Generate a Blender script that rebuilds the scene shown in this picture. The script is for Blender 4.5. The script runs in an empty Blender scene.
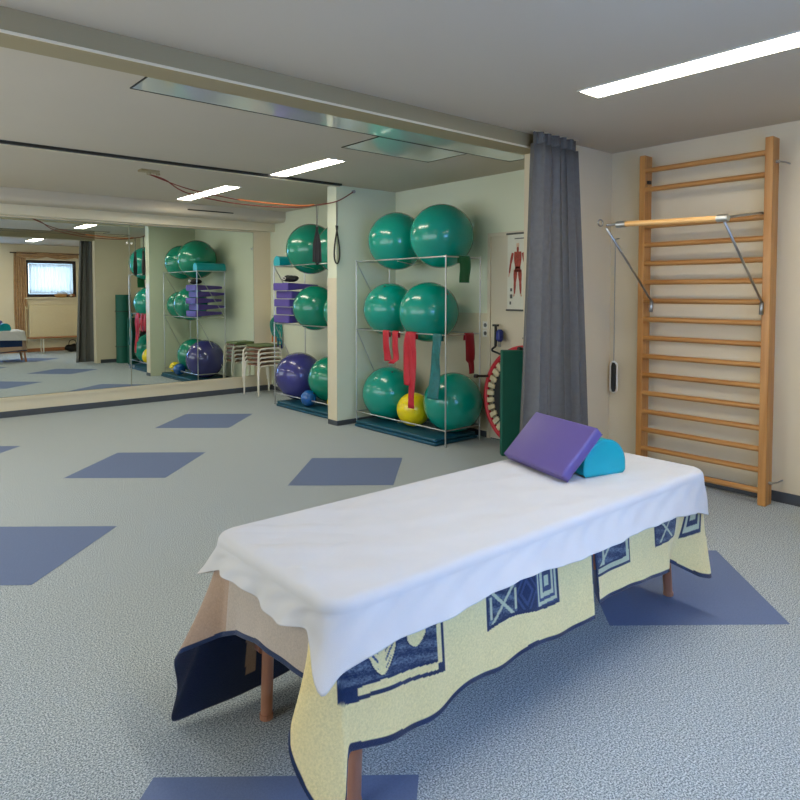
import bpy, bmesh, math, random
import numpy as np
from mathutils import Vector, Matrix
random.seed(7)
PI = math.pi
SC = bpy.context.scene
COL = SC.collection

# ------------------------------------------------------------------ camera, world, light, exposure
cd = bpy.data.cameras.new('camera'); cam = bpy.data.objects.new('camera', cd); COL.objects.link(cam)
cd.sensor_width = 36.0; cd.lens = 665.0 / 800 * 36.0
cd.shift_x = 0.0; cd.shift_y = -0.1
cam.location = (0, 0, 1.5)
cam.rotation_euler = (math.radians(90 - 2.38), 0, math.radians(49.7 - 90))
cd.clip_start = 0.02
SC.camera = cam
SC.view_settings.view_transform = 'Standard'; SC.view_settings.look = 'None'
SC.view_settings.gamma = 1; SC.view_settings.use_curve_mapping = False
SC.view_settings.exposure = 0.72
w = bpy.data.worlds.new('world'); SC.world = w; w.use_nodes = True
w.node_tree.nodes['Background'].inputs['Color'].default_value = (0.55, 0.75, 1.0, 1)
w.node_tree.nodes['Background'].inputs['Strength'].default_value = 1.2
LAMP = 15.0           # strength of the ceiling lamps
def area(name, loc, rot, sx, sy, power, color):
    l = bpy.data.lights.new(name, 'AREA'); l.shape = 'RECTANGLE'; l.size = sx; l.size_y = sy
    l.energy = power; l.color = color
    o = bpy.data.objects.new(name, l); COL.objects.link(o); o.location = loc; o.rotation_euler = rot
    return o
# daylight through the windows of the wall behind the camera
area('daylight_large_window', (1.75, -0.72, 1.62), (math.radians(90), 0, 0), 2.2, 1.15, 46, (0.19, 0.42, 1.0))
area('daylight_small_window', (4.2, -0.72, 1.85), (math.radians(90), 0, 0), 1.0, 0.75, 7, (0.75, 0.87, 1.0))
area('added_side_fill', (-1.85, 4.5, 1.5), (0, math.radians(-90), 0), 1.5, 6.4, 42, (1.0, 0.93, 0.80))  # added fill from the unseen left side, brightens ceiling and near table end

# ------------------------------------------------------------------ materials
def mat(name, col, rough=0.6, metal=0.0, noise=0.0, nscale=20, bump=0.0, bscale=200, coat=0.0, spec=0.5, sheen=0.0, trans=0.0):
    m = bpy.data.materials.new(name); m.use_nodes = True
    nt = m.node_tree; b = nt.nodes['Principled BSDF']
    b.inputs['Base Color'].default_value = (*col, 1); b.inputs['Roughness'].default_value = rough
    b.inputs['Metallic'].default_value = metal; b.inputs['Specular IOR Level'].default_value = spec
    b.inputs['Coat Weight'].default_value = coat; b.inputs['Sheen Weight'].default_value = sheen
    b.inputs['Transmission Weight'].default_value = trans
    tc = nt.nodes.new('ShaderNodeTexCoord')
    if noise:
        n = nt.nodes.new('ShaderNodeTexNoise'); n.inputs['Scale'].default_value = nscale; n.inputs['Detail'].default_value = 4
        nt.links.new(tc.outputs['Object'], n.inputs['Vector'])
        r = nt.nodes.new('ShaderNodeValToRGB')
        r.color_ramp.elements[0].position = 0.3; r.color_ramp.elements[1].position = 0.7
        r.color_ramp.elements[0].color = (*[max(0, c * (1 - noise)) for c in col], 1)
        r.color_ramp.elements[1].color = (*[min(1, c * (1 + noise)) for c in col], 1)
        nt.links.new(n.outputs['Fac'], r.inputs['Fac']); nt.links.new(r.outputs['Color'], b.inputs['Base Color'])
    if bump:
        n = nt.nodes.new('ShaderNodeTexNoise'); n.inputs['Scale'].default_value = bscale; n.inputs['Detail'].default_value = 3
        nt.links.new(tc.outputs['Object'], n.inputs['Vector'])
        bp = nt.nodes.new('ShaderNodeBump'); bp.inputs['Strength'].default_value = bump; bp.inputs['Distance'].default_value = 0.004
        nt.links.new(n.outputs['Fac'], bp.inputs['Height']); nt.links.new(bp.outputs['Normal'], b.inputs['Normal'])
    return m
def S(r, g, b):      # sRGB 0-255 to linear
    f = lambda c: (c / 255 / 12.92) if c / 255 <= 0.04045 else ((c / 255 + 0.055) / 1.055) ** 2.4
    return (f(r), f(g), f(b))

def wood_mat(name, c1, c2, axis=2, rough=0.35):
    m = mat(name, c1, rough); nt = m.node_tree; b = nt.nodes['Principled BSDF']
    tc = nt.nodes.new('ShaderNodeTexCoord'); mp = nt.nodes.new('ShaderNodeMapping')
    s = [28, 28, 28]; s[axis] = 1.6; mp.inputs['Scale'].default_value = s
    n = nt.nodes.new('ShaderNodeTexNoise'); n.inputs['Scale'].default_value = 1.0; n.inputs['Detail'].default_value = 6; n.inputs['Distortion'].default_value = 0.6
    r = nt.nodes.new('ShaderNodeValToRGB'); r.color_ramp.elements[0].position = 0.35; r.color_ramp.elements[1].position = 0.68
    r.color_ramp.elements[0].color = (*c1, 1); r.color_ramp.elements[1].color = (*c2, 1)
    nt.links.new(tc.outputs['Object'], mp.inputs['Vector']); nt.links.new(mp.outputs['Vector'], n.inputs['Vector'])
    nt.links.new(n.outputs['Fac'], r.inputs['Fac']); nt.links.new(r.outputs['Color'], b.inputs['Base Color'])
    return m

def carpet_mat():
    m = mat('speckled_carpet', (0.3, 0.33, 0.36), 0.95, spec=0.15); nt = m.node_tree; b = nt.nodes['Principled BSDF']
    tc = nt.nodes.new('ShaderNodeTexCoord')
    n = nt.nodes.new('ShaderNodeTexNoise'); n.inputs['Scale'].default_value = 165; n.inputs['Detail'].default_value = 2.5; n.inputs['Roughness'].default_value = 0.75
    r = nt.nodes.new('ShaderNodeValToRGB'); e = r.color_ramp.elements
    e[0].position = 0.38; e[0].color = (*S(104, 112, 118), 1)
    e[1].position = 0.62; e[1].color = (*S(220, 226, 226), 1)
    k = r.color_ramp.elements.new(0.5); k.color = (*S(164, 174, 176), 1)
    nt.links.new(tc.outputs['Object'], n.inputs['Vector']); nt.links.new(n.outputs['Fac'], r.inputs['Fac'])
    nt.links.new(r.outputs['Color'], b.inputs['Base Color'])
    bp = nt.nodes.new('ShaderNodeBump'); bp.inputs['Strength'].default_value = 0.35; bp.inputs['Distance'].default_value = 0.003
    nt.links.new(n.outputs['Fac'], bp.inputs['Height']); nt.links.new(bp.outputs['Normal'], b.inputs['Normal'])
    return m

def emis(name, col, strength):
    m = bpy.data.materials.new(name); m.use_nodes = True; nt = m.node_tree; b = nt.nodes['Principled BSDF']
    b.inputs['Base Color'].default_value = (*col, 1); b.inputs['Emission Color'].default_value = (*col, 1); b.inputs['Emission Strength'].default_value = strength
    return m

def attr_mat(name, attr, rough=0.9, bump=0.5, bscale=350):
    m = mat(name, (1, 1, 1), rough, bump=bump, bscale=bscale, spec=0.15, sheen=0.3); nt = m.node_tree
    a = nt.nodes.new('ShaderNodeAttribute'); a.attribute_name = attr
    n = nt.nodes.new('ShaderNodeTexNoise'); n.inputs['Scale'].default_value = 160; n.inputs['Detail'].default_value = 3
    tc = nt.nodes.new('ShaderNodeTexCoord'); nt.links.new(tc.outputs['Object'], n.inputs['Vector'])
    mr = nt.nodes.new('ShaderNodeMapRange'); mr.inputs['To Min'].default_value = 0.75; mr.inputs['To Max'].default_value = 1.22
    nt.links.new(n.outputs['Fac'], mr.inputs['Value'])
    vm = nt.nodes.new('ShaderNodeVectorMath'); vm.operation = 'SCALE'
    nt.links.new(a.outputs['Color'], vm.inputs[0]); nt.links.new(mr.outputs['Result'], vm.inputs['Scale'])
    nt.links.new(vm.outputs['Vector'], nt.nodes['Principled BSDF'].inputs['Base Color'])
    return m

M = dict(
    wall=mat('painted_wall', S(224, 211, 182), 0.75, noise=0.02, nscale=1.5, bump=0.1, bscale=120, spec=0.3),
    alcove=mat('wall_paint_green_bounce', S(222, 227, 203), 0.7, noise=0.02, nscale=1.5, bump=0.1, bscale=120, spec=0.3),  # wall paint with green bounced light put into its colour
    dado=mat('cream_gloss_paint', S(218, 208, 180), 0.4, noise=0.02, nscale=2),
    ceil=mat('ceiling_paint', S(196, 186, 168), 0.8, noise=0.015, nscale=1.2, spec=0.2),
    beam=mat('beam_paint', S(156, 142, 108), 0.6, noise=0.02, nscale=1),
    carpet=carpet_mat(),
    square=mat('blue_carpet', S(112, 126, 156), 0.95, noise=0.05, nscale=140, bump=0.3, bscale=300, spec=0.1),
    base=mat('dark_skirting', S(70, 76, 84), 0.5, noise=0.08, nscale=9),
    mirror=mat('mirror_glass', (0.82, 0.87, 0.83), 0.0, 1.0),
    mirror_edge=mat('mirror_edge', S(120, 135, 128), 0.2),
    gloss_panel=mat('gloss_ceiling_panel', S(212, 216, 212), 0.08, 0.1, spec=1.0, coat=1.0),
    tube=emis('lamp_diffuser', (1.0, 0.92, 0.76), LAMP),
    reflector=mat('lamp_reflector', S(235, 235, 230), 0.25, 0.3),
    teal=mat('teal_vinyl', S(0, 148, 128), 0.22, noise=0.05, nscale=3, coat=0.35),
    green=mat('green_vinyl', S(12, 134, 108), 0.22, noise=0.05, nscale=3, coat=0.35),
    navy_ball=mat('violet_blue_vinyl', S(62, 62, 128), 0.2, noise=0.06, nscale=4, coat=0.3),
    blue_ball=mat('blue_vinyl', S(20, 90, 160), 0.2, coat=0.3, noise=0.04),
    yellow=mat('yellow_vinyl', S(238, 214, 10), 0.25, coat=0.3, noise=0.04),
    plug=mat('black_plug', (0.01, 0.01, 0.01), 0.4, noise=0.1),
    chrome=mat('satin_chrome', (0.55, 0.56, 0.55), 0.35, 1.0, noise=0.04),
    steel=mat('grey_steel', (0.42, 0.42, 0.42), 0.32, 1.0, noise=0.08, nscale=30),
    tealmat=mat('petrol_mat', S(10, 78, 100), 0.5, noise=0.06, nscale=8, bump=0.2, bscale=200),
    greenmat=mat('green_mat', S(0, 92, 76), 0.6, noise=0.06, nscale=8, bump=0.25, bscale=220),
    purple=mat('purple_vinyl', S(94, 80, 142), 0.42, noise=0.04, nscale=4, bump=0.1, bscale=300),
    purple_dark=mat('violet_foam', S(84, 66, 150), 0.5, noise=0.05, nscale=5),
    aqua=mat('turquoise_vinyl', S(0, 160, 172), 0.38, noise=0.04, nscale=4),
    cotton=mat('white_cotton', S(205, 203, 200), 0.85, noise=0.015, nscale=6, bump=0.25, bscale=500, spec=0.2, sheen=0.2),
    redband=mat('red_latex', S(184, 22, 44), 0.45, noise=0.06, nscale=12),
    darkred=mat('dark_red_latex', S(150, 8, 30), 0.45, noise=0.06, nscale=12),
    tealband=mat('petrol_latex', S(14, 104, 104), 0.45, noise=0.25, nscale=25),
    greenband=mat('green_latex', S(0, 104, 58), 0.45, noise=0.06, nscale=12),
    black=mat('black_rubber', (0.012, 0.012, 0.013), 0.55, noise=0.1),
    blackmesh=mat('black_webbing', (0.02, 0.02, 0.022), 0.85, noise=0.3, nscale=90),
    tramp_red=mat('red_rim_pad', S(196, 34, 50), 0.4, noise=0.05, nscale=8),
    bungee=mat('cream_bungee', S(216, 202, 166), 0.7, noise=0.05, nscale=50),
    curtain=mat('grey_drape', S(112, 111, 108), 0.9, noise=0.06, nscale=30, bump=0.3, bscale=300, spec=0.1),
    white_tube=mat('white_enamel', S(232, 228, 212), 0.3, noise=0.02),
    brownwood=wood_mat('brown_seat_wood', S(112, 66, 36), S(140, 88, 50), 0),
    oak=wood_mat('honey_wood_upright', S(176, 118, 58), S(204, 148, 84), 2),
    oakr=wood_mat('honey_wood_rung', S(170, 114, 56), S(198, 144, 82), 1),
    beech=wood_mat('beech_bar', S(224, 170, 102), S(238, 190, 124), 1),
    tableleg=wood_mat('reddish_beech', S(176, 122, 94), S(196, 142, 112), 2),
    tableframe=wood_mat('reddish_beech_rail', S(176, 122, 94), S(196, 142, 112), 0),
    vinyltop=mat('cream_table_vinyl', S(206, 196, 176), 0.5, noise=0.03),
    greencush=mat('green_cushion', S(112, 126, 86), 0.9, noise=0.1, nscale=20),
    plastic=mat('white_plastic', S(232, 230, 222), 0.35, noise=0.02),
    blueplastic=mat('blue_plastic', S(38, 52, 130), 0.4, noise=0.05),
    paper=mat('poster_paper', S(224, 222, 206), 0.7, noise=0.02),
    muscle=mat('muscle_red', S(166, 70, 54), 0.7, noise=0.3, nscale=60),
    bone=mat('tendon_cream', S(214, 180, 150), 0.7, noise=0.1, nscale=60),
    print=mat('print_grey', S(96, 96, 92), 0.7, noise=0.1),
    rope=mat('red_brown_cord', S(128, 56, 44), 0.7, noise=0.2, nscale=60),
    orange=mat('orange_cord', S(206, 122, 70), 0.6, noise=0.1, nscale=40),
    tealrope=mat('teal_cord', S(40, 150, 140), 0.6, noise=0.1, nscale=40),
    brownfab=mat('brown_voile', S(182, 148, 112), 0.9, noise=0.12, nscale=14, spec=0.1),
    white_voile=mat('white_voile', S(226, 232, 238), 0.9, noise=0.04, nscale=10),
    darkframe=mat('dark_window_frame', S(40, 26, 26), 0.4, noise=0.15, nscale=20),
    radiator=mat('cream_radiator', S(222, 206, 168), 0.45, noise=0.02),
    bench=wood_mat('bench_wood', S(150, 96, 60), S(176, 118, 76), 0),
    tan=mat('wicker_tan', S(170, 128, 76), 0.8, noise=0.3, nscale=60),
    groove=mat('dark_slot', (0.02, 0.02, 0.018), 0.8, noise=0.1),
    doorpaint=mat('door_paint', S(216, 206, 182), 0.45, noise=0.015, nscale=2),
)
gn = M['mirror'].node_tree.nodes['Principled BSDF']; gn.inputs['Specular IOR Level'].default_value = 0.5
def glassmat():
    m = mat('window_glass', (0.9, 0.95, 0.97), 0.02, trans=1.0); m.node_tree.nodes['Principled BSDF'].inputs['IOR'].default_value = 1.1
    return m
M['glass'] = glassmat()
def translucent(m, f=.6):
    nt = m.node_tree; b = nt.nodes['Principled BSDF']; out = nt.nodes['Material Output']
    t = nt.nodes.new('ShaderNodeBsdfTranslucent'); t.inputs['Color'].default_value = (.9, .93, .97, 1); mx = nt.nodes.new('ShaderNodeMixShader'); mx.inputs['Fac'].default_value = f
    nt.links.new(b.outputs[0], mx.inputs[1]); nt.links.new(t.outputs[0], mx.inputs[2]); nt.links.new(mx.outputs[0], out.inputs['Surface'])
translucent(M['white_voile'])
M['blanket_out'] = attr_mat('blanket_face', 'face_colour')
M['blanket_in'] = attr_mat('blanket_reverse', 'reverse_colour')

# ------------------------------------------------------------------ mesh helpers
def link(name, me, m=None, parent=None, smooth=False, loc=None):
    o = bpy.data.objects.new(name, me); COL.objects.link(o)
    if m is not None:
        for k in (m if isinstance(m, (list, tuple)) else [m]): me.materials.append(k)
    if smooth:
        for p in me.polygons: p.use_smooth = True
    if parent: o.parent = parent
    if loc is not None: o.location = loc
    return o
def fin(name, bm, m, parent=None, smooth=False, bevel=0.0, seg=2, loc=None, auto=None):
    me = bpy.data.meshes.new(name); bmesh.ops.recalc_face_normals(bm, faces=bm.faces); bm.to_mesh(me); bm.free()
    o = link(name, me, m, parent, smooth, loc)
    if bevel:
        b = o.modifiers.new('b', 'BEVEL'); b.width = bevel; b.segments = seg; b.limit_method = 'ANGLE'; b.angle_limit = 0.6
    if auto: me.set_sharp_from_angle(angle=auto)
    return o
def root(name, loc, label, cat, group=None):
    o = bpy.data.objects.new(name, None); COL.objects.link(o); o.location = loc
    return tag(o, label, cat, group)
def tag(o, label=None, cat=None, group=None, kind=None):
    if label: o['label'] = label
    if cat: o['category'] = cat
    if group: o['group'] = group
    if kind: o['kind'] = kind
    return o
def bx(bm, x0, x1, y0, y1, z0, z1, mi=0):
    r = bmesh.ops.create_cube(bm, size=1.0)
    for v in r['verts']: v.co = Vector(((x0 + x1) / 2 + v.co.x * (x1 - x0), (y0 + y1) / 2 + v.co.y * (y1 - y0), (z0 + z1) / 2 + v.co.z * (z1 - z0)))
    if mi:
        for f in {f for v in r['verts'] for f in v.link_faces}: f.material_index = mi
def tube(bm, pts, r, n=10, closed=False, caps=True):
    """sweep a circle along a polyline; r may be a list"""
    pts = [Vector(p) for p in pts]; N = len(pts); rr = r if isinstance(r, (list, tuple)) else [r] * N
    rings = []; up = None
    for i, p in enumerate(pts):
        a = pts[(i - 1) % N] if (closed or i > 0) else p
        b = pts[(i + 1) % N] if (closed or i < N - 1) else p
        t = (b - a)
        t = t.normalized() if t.length > 1e-9 else Vector((0, 0, 1))
        if up is None:
            up = Vector((0, 0, 1)) if abs(t.z) < 0.9 else Vector((1, 0, 0))
        s = t.cross(up); s.normalize(); up = s.cross(t).normalized()
        rings.append([bm.verts.new(p + (s * math.cos(k * 2 * PI / n) + up * math.sin(k * 2 * PI / n)) * rr[i]) for k in range(n)])
    M_ = N if closed else N - 1
    for i in range(M_):
        A, B = rings[i], rings[(i + 1) % N]
        for k in range(n): bm.faces.new((A[k], A[(k + 1) % n], B[(k + 1) % n], B[k]))
    if caps and not closed:
        bm.faces.new(rings[0]); bm.faces.new(rings[-1])
def prism(bm, outline, axis, a, b):
    """outline: 2D list; extruded along axis from a to b"""
    def P(p, t):
        q = list(p); q.insert(axis, t); return q
    A = [bm.verts.new(P(p, a)) for p in outline]; B = [bm.verts.new(P(p, b)) for p in outline]; n = len(A)
    bm.faces.new(A); bm.faces.new(B[::-1])
    for i in range(n): bm.faces.new((A[i], A[(i + 1) % n], B[(i + 1) % n], B[i]))
def arc(cx, cy, r, a0, a1, n):
    return [(cx + r * math.cos(a0 + (a1 - a0) * i / n), cy + r * math.sin(a0 + (a1 - a0) * i / n)) for i in range(n + 1)]
def smooth_path(pts, k=8):
    P = [Vector(p) for p in pts]; out = []
    for i in range(len(P) - 1):
        p0 = P[max(i - 1, 0)]; p1 = P[i]; p2 = P[i + 1]; p3 = P[min(i + 2, len(P) - 1)]
        for j in range(k):
            t = j / k
            out.append(0.5 * ((2 * p1) + (p2 - p0) * t + (2 * p0 - 5 * p1 + 4 * p2 - p3) * t * t + (3 * p1 - p0 - 3 * p2 + p3) * t ** 3))
    out.append(P[-1]); return out
def copy_tree(o, parent=None):
    c = o.copy(); COL.objects.link(c); c.parent = parent
    for ch in [x for x in ALLCH.get(o.name, [])]: copy_tree(ch, c)
    return c
ALLCH = {}
def register(o):       # remember children before copying
    for x in list(bpy.data.objects):
        if x.parent == o:
            ALLCH.setdefault(o.name, []).append(x); register(x)

# ------------------------------------------------------------------ setting
W = 5.12; VM = 9.12; HC = 2.69; V0 = -0.5; UL = -1.6
def struct(name, bm, m, parent=None, **k):
    o = fin(name, bm, m, parent, **k)
    if parent is None: o['kind'] = 'structure'
    return o
bm = bmesh.new()
bx(bm, UL - .1, W + .1, V0 - .1, VM + .1, -0.08, 0.0)
ct = []
c0 = math.radians(45); hs = 0.41
for (cu, cv) in [(3.27, 7.36), (1.985, 5.85), (3.26, 4.50), (0.715, 4.34), (3.24, 1.67), (0.72, 1.45), (0.715, 7.26), (1.98, 2.98), (-0.6, 5.87)]:
    q = [bm.verts.new((cu + k_ * math.cos(a), cv + k_ * math.sin(a), 0.0015)) for k_, a in ((.625, math.radians(4)), (.565, math.radians(91)), (.625, math.radians(184)), (.565, math.radians(271)))]
    f = bm.faces.new(q); f.material_index = 1
struct('floor', bm, [M['carpet'], M['square']])
bm = bmesh.new(); bx(bm, UL, W, V0, VM, HC, HC + .08); struct('ceiling', bm, M['ceil'])
bm = bmesh.new(); bx(bm, W, W + .1, V0 - .1, 3.31, 0, HC + .08); struct('wall_right', bm, M['wall'])
bm = bmesh.new(); bx(bm, W, W + .1, 3.31, VM + .1, 0, HC + .08); struct('wall_alcove', bm, M['alcove'])
bm = bmesh.new(); bx(bm, UL - .1, W, VM, VM + .1, 0, HC + .08); struct('wall_mirror', bm, M['wall'])
bm = bmesh.new()
for a, b in ((V0, 1.2), (7.9, VM)): bx(bm, UL - .1, UL, a, b, 0, HC + .08)
bx(bm, UL - .1, UL, 1.2, 7.9, 0, .75); bx(bm, UL - .1, UL, 1.2, 7.9, 2.25, HC + .08); struct('wall_left', bm, M['wall'])
bm = bmesh.new()
for k in range(5): bx(bm, UL - .09, UL - .03, 1.2 + k * 1.66, 1.26 + k * 1.66, .75, 2.25)
bx(bm, UL - .09, UL - .03, 1.2, 7.9, .75, .81); bx(bm, UL - .09, UL - .03, 1.2, 7.9, 2.19, 2.25)
struct('window_3', bm, M['dado'])  # made-up side windows out of view, framing the added fill
# back wall with two window openings
bm = bmesh.new()
ops = [(0.6, 2.9, 1.05, 2.2), (3.62, 4.80, 1.38, 2.31)]
xs = [UL - .1, 0.6, 2.9, 3.62, 4.80, W]
bx(bm, xs[0], xs[1], V0 - .12, V0, 0, HC); bx(bm, xs[2], xs[3], V0 - .12, V0, 0, HC); bx(bm, xs[4], xs[5], V0 - .12, V0, 0, HC)
for a, b, z0, z1 in ops: bx(bm, a, b, V0 - .12, V0, 0, z0); bx(bm, a, b, V0 - .12, V0, z1, HC)
struct('wall_back', bm, M['wall'])
# partition stub between the racks, its cream lower paint
bm = bmesh.new(); bx(bm, 4.265, W, 6.12, 6.30, 0, HC); st = struct('wall_stub', bm, M['alcove'])
bm = bmesh.new(); bx(bm, 4.262, 4.265, 6.12, 6.30, 0.05, 1.66); fin('trim_dado', bm, M['dado'], st)
bm = bmesh.new(); bx(bm, 4.255, W, 6.11, 6.29, 0, 0.055); tag(fin('baseboard_stub', bm, M['base']), kind='structure')
# return wall behind the curtain and the dropped beam
bm = bmesh.new(); bx(bm, 4.17, W, 3.22, 3.40, 0, HC); struct('wall_return', bm, M['wall'])
bm = bmesh.new(); bx(bm, UL, 4.17, 3.22, 3.42, 2.585, HC); struct('trim_beam', bm, M['beam'])
bm = bmesh.new(); bx(bm, UL, 4.17, 3.212, 3.22, 2.58, 2.592); struct('trim_beam_edge', bm, M['wall'])
# soffit along the mirror wall with rounded lower edge, and its slot
bm = bmesh.new()
ol = [(VM, HC), (8.66, HC), (8.66, 2.60)] + [(8.72 + .06 * math.cos(a), 2.60 + .06 * math.sin(a)) for a in [PI + PI / 2 * i / 5 for i in range(1, 6)]] + [(VM, 2.54)]
prism(bm, ol, 0, UL, W); struct('trim_soffit', bm, M['ceil'])
bm = bmesh.new(); bx(bm, 3.62, 4.28, 8.652, 8.66, 2.60, 2.615); struct('trim_slot', bm, M['groove'])
bm = bmesh.new(); bx(bm, UL, W, 8.98, VM, 2.42, 2.55); struct('trim_mirror_head', bm, M['dado'])
# ledge below the mirror
bm = bmesh.new(); bx(bm, UL, 4.86, 9.085, VM, 0.075, 0.225); bx(bm, UL, 4.86, 9.07, VM, 0.20, 0.232); struct('trim_mirror_ledge', bm, M['dado'])
bm = bmesh.new(); bx(bm, UL, W, 9.075, VM, 0, 0.075); tag(fin('baseboard_mirror', bm, M['base']), kind='structure')
bm = bmesh.new(); bx(bm, W - .014, W, V0, 3.22, 0, 0.075); bx(bm, W - .014, W, 3.40, 6.12, 0, 0.06); bx(bm, W - .014, W, 6.28, 9.07, 0, 0.06); tag(fin('baseboard_right', bm, M['base']), kind='structure')
bm = bmesh.new(); bx(bm, 4.25, W, 3.205, 3.22, 0, 0.075); bx(bm, 4.25, W, 3.40, 3.414, 0, .075); tag(fin('baseboard_return', bm, M['base']), kind='structure')
bm = bmesh.new(); bx(bm, UL, W, V0, V0 + .014, 0, 0.09); tag(fin('baseboard_back', bm, M['bench']), kind='structure')
# curtain/partition track in the ceiling towards the stub
bm = bmesh.new(); bx(bm, UL, 4.265, 6.01, 6.05, HC - .022, HC); struct('trim_ceiling_track', bm, M['groove'])
bm = bmesh.new(); bx(bm, UL, 4.265, 6.05, 6.075, HC - .03, HC); struct('trim_track_lip', bm, M['dado'])
# dado edge line on the right wall of the alcove
bm = bmesh.new(); bx(bm, W - .004, W, 4.62, 6.12, 0.06, 1.285); struct('trim_wall_dado', bm, M['dado'])
# flush door in the right wall
bm = bmesh.new(); bx(bm, W - .02, W, 3.66, 4.58, 0.01, 2.06); d1 = struct('door_1', bm, M['doorpaint'], bevel=.002)
bm = bmesh.new(); bx(bm, W - .03, W, 4.58, 4.62, 0, 2.10); bx(bm, W - .03, W, 3.62, 3.66, 0, 2.10); bx(bm, W - .03, W, 3.66, 4.58, 2.06, 2.10); fin('door_frame', bm, M['doorpaint'], d1, bevel=.002)
bm = bmesh.new(); bx(bm, W - .026, W - .02, 4.44, 4.48, .95, 1.13); tube(bm, [(W - .02, 4.46, 1.03), (W - .07, 4.46, 1.03), (W - .07, 4.34, 1.03)], .009); fin('door_handle', bm, M['steel'], d1, smooth=True, auto=.6)

# windows
def window(i, u0, u1, z0, z1, small):
    bm = bmesh.new(); f = .075 if small else .06
    y0, y1 = V0 - .09, V0 - .02
    for a, b, c, d in ((u0, u0 + f, z0, z1), (u1 - f, u1, z0, z1), (u0 + f, u1 - f, z0, z0 + f), (u0 + f, u1 - f, z1 - f, z1)): bx(bm, a, b, y0, y1, c, d)
    if not small: bx(bm, (u0 + u1) / 2 - .03, (u0 + u1) / 2 + .03, y0, y1, z0 + f, z1 - f)
    o = fin('window_%d' % i, bm, M['darkframe']); o['kind'] = 'structure'
    bm = bmesh.new(); bx(bm, u0 + f, u1 - f, V0 - .06, V0 - .055, z0 + f, z1 - f); fin('window_pane', bm, M['glass'], o)
    bm = bmesh.new(); bx(bm, u0 - .03, u1 + .03, V0 - .02, V0 + .06, z0 - .045, z0 - .012); fin('window_sill', bm, M['dado'], o, bevel=.003)
    return o
window(1, 0.6, 2.9, 1.05, 2.2, False)
window(2, 3.62, 4.80, 1.38, 2.31, True)

def fabric(name, pathf, z0, z1, n, nz, m, parent=None, thick=.003, sway=0.0):
    """hanging pleated cloth: pathf(t, h) -> (x, y), h in 0..1 from the top"""
    bm = bmesh.new(); rows = []
    for j in range(nz + 1):
        h = j / nz; z = z1 + (z0 - z1) * h
        rows.append([bm.verts.new((*pathf(i / n, h), z)) for i in range(n + 1)])
    for j in range(nz):
        for i in range(n): bm.faces.new((rows[j][i], rows[j][i + 1], rows[j + 1][i + 1], rows[j + 1][i]))
    o = fin(name, bm, m, parent, smooth=True)
    s = o.modifiers.new('s', 'SOLIDIFY'); s.thickness = thick
    return o
# white net curtain inside the small window
net = fabric('net_curtain', lambda t, h: (3.70 + 1.02 * t, V0 - .013 + .009 * math.sin(t * 80) + .004 * math.sin(t * 33 + 2)), 1.47, 2.22, 160, 6, M['white_voile'])
tag(net, 'white pleated net curtain inside the small dark window reflected in the mirror', 'curtain')
# brown drape with rod and swag
dr = root('window_drape', (3.4, V0 + .08, 2.48), 'sheer brown drape and swag on a rod beside the small window in the mirror', 'curtain')
def at(o, *p): return Vector(p) - o.location
bm = bmesh.new(); tube(bm, [at(dr, 3.28, V0 + .08, 2.48), at(dr, 4.86, V0 + .08, 2.48)], .014); fin('curtain_rod', bm, M['darkframe'], dr, smooth=True)
o = fabric('drape_panel', lambda t, h: (3.37 + .26 * t + (.03 * h - .05 * math.sin(h * PI)) * (0.5 - t) - 3.4, (.035 + .02 * math.sin(t * 34)) - .08), 0.04 - 2.48, 2.47 - 2.48, 70, 20, M['brownfab'], dr)
def swag():
    bm = bmesh.new(); n, nz = 100, 12; rows = []
    for j in range(nz + 1):
        h = j / nz
        rows.append([bm.verts.new(at(dr, 3.42 + 1.42 * i / n, V0 + .085 + .028 * math.sin(h * 16 + 1.5 * math.sin(i / n * 9)), 2.50 - h * (.11 + .05 * abs(math.sin(i / n * PI * 2.1))))) for i in range(n + 1)])
    for j in range(nz):
        for i in range(n): bm.faces.new((rows[j][i], rows[j][i + 1], rows[j + 1][i + 1], rows[j + 1][i]))
    o = fin('drape_swag', bm, M['brownfab'], dr, smooth=True); s = o.modifiers.new('s', 'SOLIDIFY'); s.thickness = .004
swag()

# radiator under the small window
rd = root('radiator', (4.25, V0, .3), 'large flat cream radiator under the small window seen in the mirror', 'radiator')
bm = bmesh.new(); bx(bm, -.58, .62, .05, .11, .02, .88); fin('radiator_panel', bm, M['radiator'], rd, bevel=.012)
bm = bmesh.new(); bx(bm, -.58, .62, .04, .115, .88, .895); fin('radiator_grille', bm, M['radiator'], rd)
bm = bmesh.new(); tube(bm, [(-.60, .08, .80), (-.65, .08, .80)], .02); tube(bm, [(-.65, .08, .86), (-.65, .08, -.30)], .009); fin('radiator_valve', bm, M['radiator'], rd, smooth=True)
for x in (-.3, .35):
    bm = bmesh.new(); bx(bm, x, x + .03, 0, .05, .1, .8); fin('radiator_bracket', bm, M['steel'], rd)

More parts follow.
